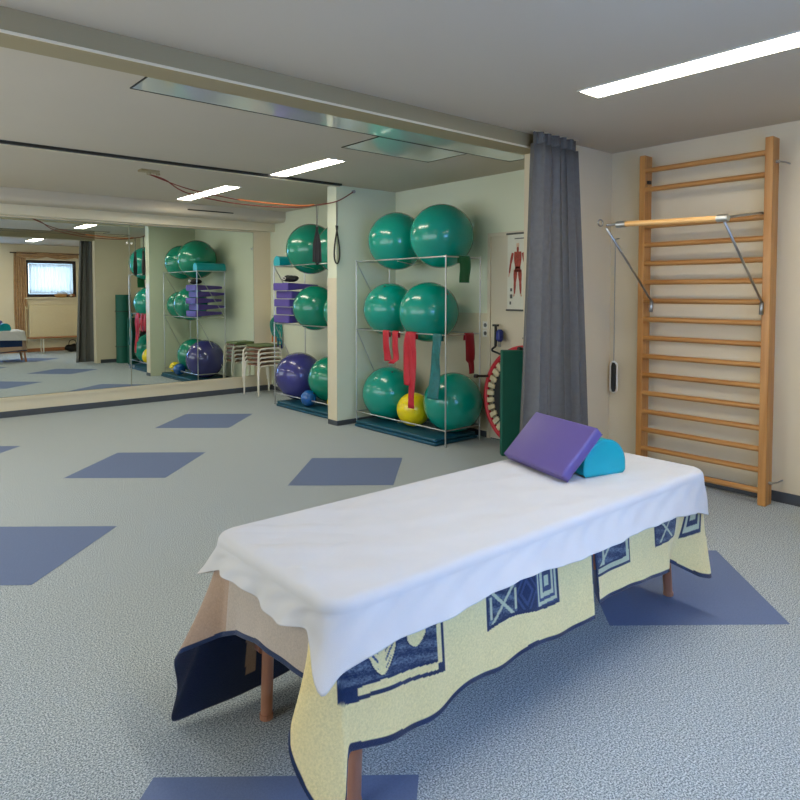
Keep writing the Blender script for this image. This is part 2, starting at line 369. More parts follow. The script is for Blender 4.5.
# low bench by the back wall
bn = root('low_bench', (4.3, .12, 0), 'low wooden bench with pale metal legs in front of the radiator', 'bench')
bm = bmesh.new(); bx(bm, -.75, .75, -.16, .16, .375, .405); fin('bench_top', bm, M['bench'], bn, bevel=.004)
for x in (-.46, .55):
    bm = bmesh.new(); tube(bm, smooth_path([(x, -.13, 0), (x, -.13, .33), (x, -.10, .365), (x, .10, .365), (x, .13, .33), (x, .13, 0)], 5), .014); fin('leg', bm, M['white_tube'], bn, smooth=True)
bg = root('black_bag', (4.55, .02, 0), 'slumped black bag with handle on the floor under the low bench', 'bag')
bm = bmesh.new(); bmesh.ops.create_uvsphere(bm, u_segments=20, v_segments=12, radius=1)
for v in bm.verts: v.co = Vector((v.co.x * .19, v.co.y * .10, max(-.0, .095 + v.co.z * .10 + .012 * math.sin(v.co.x * 7))))
fin('bag_body', bm, M['black'], bg, smooth=True)
bm = bmesh.new(); tube(bm, smooth_path([(-.09, 0, .17), (-.07, 0, .27), (0, 0, .30), (.07, 0, .27), (.09, 0, .17)], 5), .009); fin('bag_handle', bm, M['blackmesh'], bg, smooth=True)
# basket on the sill
bs = root('sill_basket', (4.42, V0 + .035, 1.369), 'small tan wicker basket with cloth on the sill of the small window', 'basket')
bm = bmesh.new(); tube(bm, [(0, 0, 0), (0, 0, .005), (0, 0, .04), (0, 0, .09)], [.05, .06, .075, .085], 20)
for v in bm.verts: v.co.x *= 1.9; v.co.y *= .55
fin('basket_body', bm, M['tan'], bs, smooth=True)
bm = bmesh.new(); bmesh.ops.create_uvsphere(bm, u_segments=18, v_segments=10, radius=1)
for v in bm.verts: v.co = Vector((v.co.x * .13 + .03, v.co.y * .04, .10 + v.co.z * .04 + .01 * math.sin(v.co.x * 5)))
fin('folded_cloth', bm, M['white_voile'], bs, smooth=True)
bs2 = root('shell_ornament', (4.68, V0 + .03, 1.369), 'round dark and cream ornament on the window sill beside the wicker basket', 'ornament')
bm = bmesh.new(); bmesh.ops.create_uvsphere(bm, u_segments=18, v_segments=10, radius=1)
for v in bm.verts: v.co = Vector((v.co.x * .085, v.co.y * .04, .05 + v.co.z * .05))
fin('ornament_body', bm, M['brownwood'], bs2, smooth=True)
bm = bmesh.new(); tube(bm, [(-.03, .035, .05), (-.03, .044, .05)], .03, 14); fin('ornament_face', bm, M['dado'], bs2)

# ------------------------------------------------------------------ mirrors
def mirror(u0, u1, lab):
    r = root('wall_mirror_panel', ((u0 + u1) / 2, VM, .24), lab, 'mirror', 'wall mirrors above the cream ledge')
    h = (u1 - u0) / 2
    bm = bmesh.new(); bx(bm, -h + .003, h - .003, -.006, -.001, 0, 2.16); fin('mirror_edge', bm, M['mirror_edge'], r)
    bm = bmesh.new(); v = [bm.verts.new(p) for p in ((-h + .006, -.0065, .003), (h - .006, -.0065, .003), (h - .006, -.0065, 2.157), (-h + .006, -.0065, 2.157))]; bm.faces.new(v[::1]); fin('mirror_glass', bm, M['mirror'], r)
    bm = bmesh.new()
    for x in (-h + .03, h - .03):
        for z in (.25, 1.9): bx(bm, x - .012, x + .012, -.011, -.007, z, z + .03)
    fin('mirror_clip', bm, M['chrome'], r)
mirror(3.0, 4.83, 'large wall mirror panel reflecting the ball rack, nearest the stacked stools')
mirror(1.17, 3.0, 'large wall mirror panel reflecting the small window and the covered table')

# ------------------------------------------------------------------ lamps
def lamp(u, v0, v1, wd, lab, z=HC):
    r = root('ceiling_lamp', (u, (v0 + v1) / 2, z), lab, 'ceiling light', 'long recessed ceiling lamps')
    L = (v1 - v0) / 2; a = wd / 2
    bm = bmesh.new()
    for x0, x1, y0, y1 in ((-a - .012, -a, -L - .012, L + .012), (a, a + .012, -L - .012, L + .012), (-a, a, -L - .012, -L), (-a, a, L, L + .012)): bx(bm, x0, x1, y0, y1, -.006, 0)
    fin('lamp_frame', bm, M['reflector'], r)
    bm = bmesh.new(); bx(bm, -a, a, -L, L, -.003, -.001); fin('lamp_diffuser', bm, M['tube'], r)
    bm = bmesh.new(); bx(bm, -a, a, L - .045, L - .04, -.012, -.003); fin('lamp_end_baffle', bm, M['reflector'], r)
lamp(3.48, 0.80, 2.35, .19, 'long ceiling lamp above the wooden wall bars, the nearest and largest one')
lamp(3.46, 4.96, 6.0, .175, 'bright ceiling lamp in the middle bay between beam and ceiling track')
lamp(3.43, 6.95, 8.34, .175, 'farthest ceiling lamp, close to the mirror wall, crossed by the hanging cord')
lamp(1.7, 0.05, 1.55, .19, 'added unseen ceiling lamp close to the large window behind the table')  # out-of-view lamp added to brighten the floor in front
lamp(-.2, 4.6, 6.0, .2, 'added unseen ceiling lamp in the middle bay near the added side windows')  # out-of-view lamp added to even out the light in this bay
lamp(0.2, 6.95, 8.34, .2, 'added unseen ceiling lamp by the mirror wall near the added side windows')  # another added lamp out of view, balances the far row

# glossy panels let into the ceiling just behind the beam
def cpanel(x0, x1, y0, y1, lab):
    r = root('ceiling_panel', ((x0 + x1) / 2, (y0 + y1) / 2, HC), lab, 'ceiling panel', 'glossy panels in the ceiling behind the beam')
    a, b = (x1 - x0) / 2, (y1 - y0) / 2
    bm = bmesh.new(); bx(bm, -a, a, -b, b, -.004, 0); fin('panel_sheet', bm, M['gloss_panel'], r)
    bm = bmesh.new()
    for p in ((-a - .008, -a, -b - .008, b + .008), (a, a + .008, -b - .008, b + .008), (-a, a, b, b + .008), (-a, a, -b - .008, -b)): bx(bm, *p, -.006, 0)
    fin('panel_joint', bm, M['groove'], r)
cpanel(1.345, 4.7, 3.5, 4.0, 'long glossy ceiling strip behind the beam reflecting the balls')
cpanel(3.2, 4.15, 4.016, 4.5, 'short glossy ceiling hatch in front of the ball racks')


# ------------------------------------------------------------------ grey curtain
cu = root('grey_curtain', (4.28, 3.13, HC), 'tall grey pleated curtain hanging beside the opening next to the wall bars', 'curtain')
def cpath(t, h):
    x0 = -.33 - .12 * h; x1 = .18 + .22 * h
    x = x0 + (x1 - x0) * t
    ph = t * 2 * PI * 5.5 + .6 * math.sin(t * 9)
    a = .045 + .02 * math.sin(t * 13 + 1)
    return (x + .012 * math.sin(ph * 2), a * math.sin(ph) * (.75 + .35 * h) + .012 * math.sin(ph * 2.3 + h * 2))
fabric('curtain_cloth', cpath, .02 - HC, -.085, 260, 26, M['curtain'], cu, .004)
fabric('curtain_heading', lambda t, h: (-.33 + .51 * t + .003 * math.sin(t * 170), .004 * math.sin(t * 2 * PI * 13) + .022 * math.sin(t * 2 * PI * 5.5)), -.09, -.005, 260, 3, M['curtain'], cu, .006)
bm = bmesh.new(); bx(bm, -.34, .19, -.02, .02, -.005, 0); fin('curtain_rail', bm, M['dado'], cu)

# ------------------------------------------------------------------ ball racks
def rack(v0, v1, lab, stubend):
    r = root('ball_rack', (4.47, v0, 0), lab, 'storage rack', 'chrome ball racks')
    D = .48; L = v1 - v0; rr = .0075
    for (x, y) in ((0, 0), (0, L), (D, 0), (D, L)):
        bm = bmesh.new(); tube(bm, [(x, y, 0), (x, y, 1.86)], rr); bx(bm, x - .012, x + .012, y - .012, y + .012, 0, .012); fin('post', bm, M['chrome'], r, smooth=True, auto=.6)
    for z in (.155, 1.085, 1.845):
        bm = bmesh.new(); tube(bm, [(0, 0, z), (D, 0, z), (D, L, z), (0, L, z)], rr * .9, closed=True)
        tube(bm, [(0, L / 2, z - .02), (D / 2, L / 2, z - .055), (D, L / 2, z - .02)], .004)
        fin('shelf_rail', bm, M['chrome'], r)
    for z0, z1 in ((1.085, 1.845), (.155, 1.085)):
        for y in ((L,) if stubend else (0, L)):
            bm = bmesh.new(); tube(bm, [(0, y, z1), (D, y, z0)], .0055); fin('brace', bm, M['chrome'], r)
    return r
rack(4.59, 6.03, 'chrome tube rack of teal balls standing beside the round trampoline', True)
rack(6.44, 7.87, 'chrome tube rack holding balls and purple wedges beyond the partition stub', False)

def ball(u, v, z, r, m, lab, group='exercise balls', seed=0):
    o = root('exercise_ball', (u, v, z), lab, 'ball', group)
    bm = bmesh.new()
    prof = []
    n = 44
    for i in range(n + 1):
        a = PI * i / n; k = 1 - .0025 * (math.cos(a * 26) > .72) * (0.35 < a < 2.8)
        prof.append((r * k * math.sin(a), -r * k * math.cos(a)))
    seg = 56
    bot = bm.verts.new((0, 0, -r)); top = bm.verts.new((0, 0, r)); rings = []
    for i in range(1, n): rings.append([bm.verts.new((prof[i][0] * math.cos(2 * PI * k / seg), prof[i][0] * math.sin(2 * PI * k / seg), prof[i][1])) for k in range(seg)])
    for k in range(seg):
        bm.faces.new((bot, rings[0][(k + 1) % seg], rings[0][k])); bm.faces.new((top, rings[-1][k], rings[-1][(k + 1) % seg]))
        for i in range(n - 2): bm.faces.new((rings[i][k], rings[i][(k + 1) % seg], rings[i + 1][(k + 1) % seg], rings[i + 1][k]))
    b = fin('ball_skin', bm, m, o, smooth=True)
    random.seed(seed); b.rotation_euler = (random.uniform(-1, 1), random.uniform(-1, 1), random.uniform(0, 6))
    bm = bmesh.new(); tube(bm, [(0, 0, r * .985), (0, 0, r + .003)], .012, 14); p = fin('valve_plug', bm, M['plug'], b)
    return o
ball(4.71, 5.61, 2.06, .315, M['teal'], 'teal exercise ball on the top shelf, nearer the partition stub', seed=1)
ball(4.71, 4.90, 2.07, .325, M['teal'], 'teal exercise ball on the top shelf above the green band', seed=2)
ball(4.71, 5.73, 1.31, .295, M['teal'], 'smaller teal ball on the middle shelf behind the first red band', seed=3)
ball(4.71, 5.09, 1.295, .312, M['teal'], 'large teal ball on the middle shelf above the petrol band', seed=4)
ball(4.72, 5.76, .365, .30, M['teal'], 'teal ball on the bottom rail beside the yellow ball, under the double red band', seed=5)
ball(4.795, 4.815, .375, .305, M['teal'], 'teal ball on the bottom rail next to the trampoline', seed=6)
ball(4.66, 5.27, .256, .18, M['yellow'], 'yellow exercise ball between two teal balls at the bottom', seed=7)
ball(4.71, 7.33, 2.06, .325, M['green'], 'green exercise ball on the top shelf behind the hanging slings', seed=8)
ball(4.71, 6.69, 2.03, .30, M['green'], 'green ball on the top shelf mostly hidden by the stub, seen in the mirror', seed=9)
ball(4.66, 7.165, 1.30, .285, M['green'], 'green ball on the middle shelf beside the purple wedges', seed=10)
ball(4.71, 6.62, 1.27, .25, M['green'], 'smaller green ball on the middle shelf tight behind the stub', seed=11)
ball(4.70, 7.63, .385, .315, M['navy_ball'], 'large violet-blue ball on the bottom rail beside the stools', seed=12)
ball(4.78, 7.0, .40, .29, M['green'], 'green ball at the bottom between the violet ball and the stub', seed=13)
ball(4.485, 7.06, .176, .10, M['blue_ball'], 'small blue ball under the green and violet balls', seed=14)
ball(4.58, 6.62, .17, .095, M['yellow'], 'small yellow ball seen in the mirror at the bottom of the far rack', seed=15)

def floor_mat(u0, u1, v0, v1, lab):
    r = root('folded_floor_mat', ((u0 + u1) / 2, (v0 + v1) / 2, 0), lab, 'exercise mat', 'petrol mats under the racks')
    a, b = (u1 - u0) / 2, (v1 - v0) / 2
    for k in range(2):
        bm = bmesh.new(); bx(bm, -a + .01 * k, a - .01 * k, -b + .015 * k, b - .01 * k, .002 + .036 * k, .034 + .036 * k); fin('mat_layer', bm, M['tealmat'], r, bevel=.012, seg=3, smooth=True)
floor_mat(4.40, 5.0, 4.66, 5.98, 'petrol blue folded mat under the rack next to the trampoline')
floor_mat(4.40, 5.0, 6.42, 7.72, 'petrol blue folded mat under the far rack beyond the stub')

# purple wedges stacked on the far rack
def wedge_mesh():
    bm = bmesh.new(); prism(bm, [(0, 0), (.46, .035), (.46, .075), (0, .10)], 1, -.20, .20)
    me = bpy.data.meshes.new('wedge_foam'); bmesh.ops.recalc_face_normals(bm, faces=bm.faces); bmesh.ops.bevel(bm, geom=bm.edges[:], offset=.008, segments=2, affect='EDGES'); bm.to_mesh(me); bm.free()
    for p in me.polygons: p.use_smooth = True
    me.set_sharp_from_angle(angle=.7)
    return me
wm = wedge_mesh()
wl = ['lowest of the five purple wedges, resting on the middle rail', 'second purple wedge from the bottom of the stack on the rack', 'middle wedge of the five purple wedges on the far rack', 'fourth purple wedge up, just under the topmost one', 'topmost purple wedge of the stack on the far rack']
for k in range(5):
    o = link('foam_wedge', wm if k else wm, M['purple_dark'] if k == 0 else None)
    tag(o, wl[k], 'wedge cushion', 'purple wedges on the far rack')
    o.location = (4.45 + (.045 if k % 2 else 0), 7.66 + .012 * math.sin(k * 2.1), 1.10 + k * .106); o.rotation_euler.z = .03 * math.sin(k * 3)
# half roll on top
def half_roll(name, r, L, m, loc, rz, lab, group=None):
    o = root(name, loc, lab, 'bolster', group); o.rotation_euler.z = rz
    bm = bmesh.new(); rc = .02
    ol = [(-r + .012, 0), (r - .012, 0), (r, .012)] + arc(0, .02 + (r - .02) * .0 + .02, r, 0.0, PI, 24) + [(-r, .012)]
    ol = [(x * 1.0, y) for x, y in ol]
    prism(bm, ol, 1, -L / 2, L / 2); fin('bolster_cover', bm, m, o, bevel=.008, seg=3, smooth=True, auto=.9)
    for e_ in (-L / 2 + .004, L / 2 - .004):
        bm = bmesh.new(); tube(bm, [(x, e_, y) for x, y in ol], .0022, 6, closed=True); fin('piping', bm, m, o)
    return o
half_roll('half_round_bolster', .085, .5, M['aqua'], (4.72, 7.80, 1.855), PI / 2, 'small turquoise half-round bolster on the top shelf of the far rack')
# dark bag on the wedges with white mark
db = root('dark_pouch', (4.56, 7.60, 1.645), 'dark blue pouch with a white cord lying on the purple wedges', 'pouch')
bm = bmesh.new(); bmesh.ops.create_uvsphere(bm, u_segments=20, v_segments=10, radius=1)
for v in bm.verts: v.co = Vector((v.co.x * .10, v.co.y * .13, .035 + v.co.z * .04 + .008 * math.sin(v.co.y * 9)))
fin('pouch_body', bm, M['blackmesh'], db, smooth=True)
bm = bmesh.new(); tube(bm, smooth_path([(-.10, .02, .03), (-.105, 0, .06), (-.10, -.04, .04), (-.105, -.01, .02), (-.10, .05, .05)], 5), .006); fin('pouch_cord', bm, M['plastic'], db, smooth=True)

# elastic bands hanging over rails
def band(name, pieces, m, lab, u=None, v=None, bow=0.0, group='elastic bands hanging from the rack'):
    """pieces: list of strips; each [(a_left, a_right, z), ...]; hangs in plane u=const (a along v) or v=const (a along u)"""
    p0 = pieces[0][0]
    loc = Vector((u, p0[0], p0[2])) if u is not None else Vector((p0[0], v, p0[2]))
    r = root(name, loc, lab, 'elastic band', group)
    for q, st in enumerate(pieces):
        bm = bmesh.new(); rows = []; off = -.012 - .006 * q
        P = []
        for i in range(len(st) - 1):
            for j in range(8):
                t = j / 8; P.append([st[i][k] * (1 - t) + st[i + 1][k] * t for k in range(3)])
        P.append(list(st[-1]))
        # over the rail
        a, b, z = P[0]
        top = [(a, b, z - .06, .013), (a, b, z + .004, .012), (a, b, z + .013, 0)]
        for a_, b_, z_, o_ in top: rows.append((a_, b_, z_, o_))
        for i, (a_, b_, z_) in enumerate(P): rows.append((a_, b_, z_, off - .006 * math.sin(i * .35) - bow * (i / len(P)) ** 1.5))
        vs = []
        for a_, b_, z_, o_ in rows:
            line = []
            for k in range(7):
                s = k / 6; w = a_ + (b_ - a_) * s; dd = o_ + .005 * math.sin(s * 5 + z_ * 14)
                line.append(bm.verts.new(Vector((u + dd, w, z_)) - loc if u is not None else Vector((w, v + dd, z_)) - loc))
            vs.append(line)
        for i in range(len(vs) - 1):
            for k in range(6): bm.faces.new((vs[i][k], vs[i][k + 1], vs[i + 1][k + 1], vs[i + 1][k]))
        o = fin('band_strip', bm, m, r, smooth=True); s = o.modifiers.new('s', 'SOLIDIFY'); s.thickness = .0016; s.offset = 0
    return r
UF = 4.47
band('elastic_band', [[(5.545, 5.44, 1.085), (5.53, 5.42, .90), (5.515, 5.40, .77)], [(5.38, 5.285, 1.085), (5.37, 5.27, .9), (5.36, 5.27, .80), (5.44, 5.35, .75)]], M['redband'], 'red elastic band in two short strips nearest the stub', u=UF)
band('elastic_band', [[(5.17, 5.07, 1.085), (5.20, 5.04, .95), (5.19, 5.06, .70), (5.17, 5.08, .55)], [(5.12, 5.01, 1.085), (5.10, 4.985, .9), (5.10, 5.0, .70), (5.09, 5.0, .32)]], M['redband'], 'long red elastic band hanging in front of the yellow ball', bow=.02, u=UF)
band('elastic_band', [[(4.76, 4.635, 1.085), (4.77, 4.65, .8), (4.80, 4.65, .62), (4.81, 4.64, .455)]], M['tealband'], 'petrol green elastic band hanging beside the front corner post', bow=.03, u=UF)
band('elastic_band', [[(4.73, 4.855, 1.085), (4.73, 4.855, .83), (4.77, 4.855, .80), (4.775, 4.855, .69)]], M['darkred'], 'dark red elastic band hanging on the side rail beside the trampoline', v=4.59)
band('elastic_band', [[(4.64, 4.79, 1.845), (4.64, 4.79, 1.70), (4.642, 4.79, 1.595)]], M['greenband'], 'dark green elastic band hanging from the top side rail', v=4.59)

# ------------------------------------------------------------------ trampoline, mats, hooks
tr = root('mini_trampoline', (4.97, 4.045, .50), 'round mini trampoline with red rim and cream bungees leaning on the wall', 'trampoline')
Rt = .50
tr.rotation_euler = (0, math.radians(5), 0)
def circ(r, n=72, x=0.0): return [(x, r * math.cos(2 * PI * k / n), r * math.sin(2 * PI * k / n)) for k in range(n)]
bm = bmesh.new(); tube(bm, circ(Rt - .03), .027, 10, closed=True); fin('rim_pad', bm, M['tramp_red'], tr, smooth=True)
bm = bmesh.new(); tube(bm, [(-.004, 0, 0), (.004, 0, 0)], .375, 64); fin('jump_mat', bm, M['black'], tr)
bm = bmesh.new(); tube(bm, circ(.375), .008, 6, closed=True); fin('mat_edge', bm, M['blackmesh'], tr)
for k in range(36):
    a = 2 * PI * k / 36; c, s = math.cos(a), math.sin(a); t = Vector((0, -s, c)); n = Vector((0, c, s))
    bm = bmesh.new(); w_ = .027
    prof = [n * .362 - t * w_ * .8, n * .452 - t * w_, n * .452 + t * w_, n * .362 + t * w_ * .8]
    A = [bm.verts.new(p + Vector((-.016, 0, 0))) for p in prof]; B = [bm.verts.new(p + Vector((.016, 0, 0))) for p in prof]
    bm.faces.new(A); bm.faces.new(B[::-1])
    for i in range(4): bm.faces.new((A[i], A[(i + 1) % 4], B[(i + 1) % 4], B[i]))
    fin('bungee_loop', bm, M['bungee'], tr, bevel=.006)
for a in (100, 200, 20, 340, 160, 260):
    a = math.radians(a); c, s = math.cos(a) * .47, math.sin(a) * .47
    if s < 0: continue
    bm = bmesh.new(); tube(bm, [(-.02, c, s), (-.20, c, s)], .012); tube(bm, [(-.18, c, s), (-.215, c, s)], .019); fin('leg', bm, M['black'], tr, smooth=True, auto=.6)

gb = root('folded_green_mat', (4.75, 3.95, 0), 'upright dark green folded mat between trampoline and grey curtain', 'exercise mat')
gb.rotation_euler.z = math.radians(-40)
for k in range(3):
    bm = bmesh.new(); bx(bm, -.14, .14, -.05 + k * .036, -.018 + k * .036, 0.0, .97); fin('mat_fold', bm, M['greenmat'], gb, bevel=.010, seg=3)
gr = root('rolled_green_mat', (4.67, 3.595, 0), 'tall rolled green mat beside the curtain, seen only in the mirror', 'exercise mat')
bm = bmesh.new()
sp = [(math.cos(t) * (.03 + .135 * t / 31.4), math.sin(t) * (.03 + .135 * t / 31.4)) for t in [31.4 * i / 300 for i in range(301)]]
inn = [(x * (1 - .012 / max(.03, math.hypot(x, y))), y * (1 - .012 / max(.03, math.hypot(x, y)))) for x, y in sp]
lo = [[bm.verts.new((x, y, z)) for x, y in sp] for z in (0, 1.45)]; li = [[bm.verts.new((x, y, z)) for x, y in inn] for z in (0, 1.45)]
for i in range(300):
    bm.faces.new((lo[0][i], lo[0][i + 1], lo[1][i + 1], lo[1][i])); bm.faces.new((li[0][i + 1], li[0][i], li[1][i], li[1][i + 1]))
    bm.faces.new((lo[1][i], lo[1][i + 1], li[1][i + 1], li[1][i])); bm.faces.new((lo[0][i + 1], lo[0][i], li[0][i], li[0][i + 1]))
fin('mat_roll', bm, M['greenmat'], gr, smooth=True, auto=.7)
for z in (.35, 1.1):
    bm = bmesh.new(); tube(bm, [(.167 * math.cos(2 * PI * k / 40), .167 * math.sin(2 * PI * k / 40), z) for k in range(40)], .006, 6, closed=True); fin('mat_strap', bm, M['black'], gr)

# blue hand pump hanging by the door handle
hp = root('hand_pump', (5.03, 4.42, .98), 'small blue and black hand pump hanging at the door handle', 'hand pump')
bm = bmesh.new(); tube(bm, [(0, .03, -.02), (0, .03, .18)], .014); bx(bm, -.016, .016, .0, .06, .18, .20); fin('pump_rod', bm, M['black'], hp, smooth=True, auto=.6)
bm = bmesh.new(); tube(bm, [(0, -.025, .03), (0, -.025, .05), (0, -.025, .13), (0, -.025, .15)], [.02, .036, .036, .02], 16); fin('pump_body', bm, M['blueplastic'], hp, smooth=True, auto=.6)
bm = bmesh.new(); tube(bm, smooth_path([(0, .03, -.02), (-.01, .07, -.06), (-.02, -.02, -.085), (-.03, -.09, -.10)], 5), .010); fin('pump_hose', bm, M['black'], hp, smooth=True)

# light switch / socket
sk = root('wall_socket', (W - .004, 4.66, 1.12), 'white double socket on the wall between rack and door', 'socket')
for z in (-.042, .042):
    bm = bmesh.new(); bx(bm, -.010, 0, -.038, .038, z - .038, z + .038); fin('socket_plate', bm, M['plastic'], sk, bevel=.003)
    bm = bmesh.new(); tube(bm, [(-.0105, 0, z), (-.012, 0, z)], .021, 20); fin('socket_face', bm, M['print'], sk)

# anatomical poster
ps = root('anatomy_poster', (W - .03, 4.10, 1.70), 'anatomical muscle chart poster with a standing red figure on the door', 'poster')
bm = bmesh.new(); bx(bm, -.004, .0, -.25, .25, -.37, .37); fin('poster_sheet', bm, M['paper'], ps)
for z in (-.375, .375):
    bm = bmesh.new(); tube(bm, [(-.006, -.26, z), (-.006, .26, z)], .009); fin('hanging_rod', bm, M['print'], ps)
def figure(cy, cz, s, x):
    bm = bmesh.new()
    def limb(a, b, ra, rb, mi=0):
        a = Vector(a); b = Vector(b); d = (b - a).normalized(); n = Vector((-d.y, d.x)); N = 8; L = []; R = []; ra *= .75; rb *= .75
        for i in range(N + 1):
            t = i / N; r = (ra * (1 - t) + rb * t) * (1 + .25 * math.sin(t * PI)); p = a + (b - a) * t
            L.append(p + n * r); R.append(p - n * r)
        pts = L + R[::-1]
        f = bm.faces.new([bm.verts.new((x, cy + p.x * s, cz + p.y * s)) for p in pts]); f.material_index = mi
    limb((0, .92), (0, 1.0), .035, .04, 1); limb((0, .84), (0, .93), .028, .03)
    limb((0, .52), (0, .84), .075, .11); limb((0, .46), (0, .56), .085, .07)
    for sg in (-1, 1):
        limb((sg * .12, .82), (sg * .17, .62), .034, .03); limb((sg * .17, .62), (sg * .20, .44), .028, .02, 0); limb((sg * .2, .44), (sg * .215, .37), .02, .014, 1)
        limb((sg * .05, .50), (sg * .065, .27), .055, .036); limb((sg * .065, .27), (sg * .075, .05), .036, .02); limb((sg * .075, .05), (sg * .10, 0), .022, .02, 1)
    return bm
bm = figure(.12, -.24, .52, -.0055); fin('muscle_figure', bm, [M['muscle'], M['bone']], ps)
bm = figure(-.12, -.24, .52, -.0055); fin('muscle_figure', bm, [M['muscle'], M['bone']], ps)
bm = bmesh.new()
for yy, zz, w_, h_ in ((.20, -.26, .03, .04), (.20, -.19, .025, .03), (.21, -.32, .02, .03)): bx(bm, -.006, -.0045, yy - w_ / 2, yy + w_ / 2, zz, zz + h_)
bx(bm, -.006, -.0045, -.10, .16, .32, .33)
fin('poster_print', bm, M['print'], ps)

# ------------------------------------------------------------------ stools and skipping ropes
def stool(loc, rz, lab, first=None):
    if first is not None:
        r = copy_tree(first); r.location = loc; r.rotation_euler.z = rz; r['label'] = lab; return r
    r = root('stacking_stool', loc, lab, 'stool', 'stacked stools beside the mirror'); r.rotation_euler.z = rz
    bm = bmesh.new(); bx(bm, -.17, .17, -.17, .17, .435, .455); fin('seat', bm, M['brownwood'], r, bevel=.008, seg=3)
    for y in (-.19, .19):
        bm = bmesh.new(); tube(bm, smooth_path([(-.215, y, 0), (-.20, y, .36), (-.17, y, .42), (-.12, y, .435), (.12, y, .435), (.17, y, .42), (.20, y, .36), (.215, y, 0)], 5), .012); fin('leg_frame', bm, M['white_tube'], r, smooth=True)
    bm = bmesh.new(); bx(bm, -.10, -.07, -.19, .19, .415, .434); bx(bm, .07, .10, -.19, .19, .415, .434); fin('cross_rail', bm, M['white_tube'], r)
    return r
s0 = stool((4.79, 8.76, 0), .08, 'lowest brown-topped white stool in the stack beside the ball rack'); register(s0)
nm = ['second brown-topped white stool from the floor in the stack by the rack', 'third stool up in the stack between mirror and ball rack', 'fourth stool up, just under the topmost one with the cushion', 'topmost stool of the stack, under the green cushion']
for k in range(4): stool((4.79 - .004 * k, 8.76 + .006 * k, .062 * (k + 1)), .08 + .02 * (k - 1), nm[k], s0)
cs = root('seat_cushion', (4.775, 8.785, .706), 'thin green seat cushion lying on the stacked stools', 'cushion')
bm = bmesh.new(); bx(bm, -.17, .17, -.17, .17, 0, .035); fin('cushion_cover', bm, M['greencush'], cs, bevel=.015, seg=4, smooth=True)
# skipping ropes on the wall
def rope_bundle(u, v, z, m, hm, lab, ph):
    r = root('skipping_rope', (u, v, z), lab, 'skipping rope', 'ropes hanging above the stools')
    bm = bmesh.new()
    for k in range(4):
        a = .05 + .012 * k; b = .13 + .02 * math.sin(k * 2 + ph)
        tube(bm, [(-.02 - .010 * k, a * math.sin(2 * PI * i / 26 + .15 * k), -b - .02 * k + b * math.cos(2 * PI * i / 26)) for i in range(26)], .008, 6, closed=True)
    tube(bm, smooth_path([(-.03, -.05, -.14), (-.05, -.01, -.10), (-.05, .05, -.15), (-.03, .07, -.22), (-.02, .05, -.30)], 5), .009, 6)
    fin('rope_coil', bm, m, r, smooth=True)
    for dy in (-.045, .05):
        bm = bmesh.new(); tube(bm, [(-.03, dy, -.25), (-.03, dy * 1.2, -.40)], .013); fin('rope_handle', bm, hm, r, smooth=True, auto=.6)
    bm = bmesh.new(); tube(bm, [(0, 0, .0), (-.05, 0, 0), (-.055, 0, .02)], .004, 6); fin('hook', bm, M['steel'], r)
rope_bundle(W, 8.97, 1.14, M['tealrope'], M['orange'], 'teal coiled skipping rope with orange handles above the stools', 0)
rope_bundle(W, 8.80, 1.06, M['tealrope'], M['blueplastic'], 'teal and dark skipping rope with blue handles nearer the ball rack', 1)

# ------------------------------------------------------------------ ceiling cord with slings
sl = root('hanging_cord', (2.36, 6.57, HC), 'red-brown cord strung from a ceiling anchor to a hook on the stub', 'cord')
def sp_(*p): return Vector(p) - sl.location
bm = bmesh.new(); bx(bm, -.09, .09, -.05, .05, -.02, 0); tube(bm, [(0, 0, -.02), (0, 0, -.045)], .022, 12); tube(bm, [(.09, 0, -.02), (.09, 0, -.04)], .02, 12); fin('ceiling_anchor', bm, M['beam'], sl, bevel=.003)
bm = bmesh.new(); tube(bm, smooth_path([sp_(2.36, 6.57, 2.65), sp_(2.50, 6.53, 2.61), sp_(2.69, 6.49, 2.50), sp_(3.08, 6.41, 2.43), sp_(3.5, 6.33, 2.41), sp_(3.87, 6.25, 2.425), sp_(4.06, 6.21, 2.46)], 8), .006, 8)
tube(bm, smooth_path([sp_(2.36, 6.57, 2.65), sp_(2.7, 6.47, 2.535), sp_(3.1, 6.39, 2.47), sp_(3.3, 6.35, 2.45)], 8), .005, 8)
tube(bm, smooth_path([sp_(4.06, 6.21, 2.46), sp_(4.25, 6.09, 2.505), sp_(4.48, 6.10, 2.63)], 8), .006, 8)
fin('cord_line', bm, M['rope'], sl, smooth=True)
bm = bmesh.new(); rows = []
pp = smooth_path([sp_(3.2, 6.37, 2.46), sp_(3.5, 6.31, 2.445), sp_(3.87, 6.24, 2.44), sp_(4.03, 6.21, 2.462)], 8)
tube(bm, pp, .009, 6); fin('orange_band', bm, M['orange'], sl, smooth=True)
bm = bmesh.new(); tube(bm, [sp_(4.49, 6.12, 2.635), sp_(4.49, 6.09, 2.635)], .018, 12); fin('wall_hook', bm, M['steel'], sl)
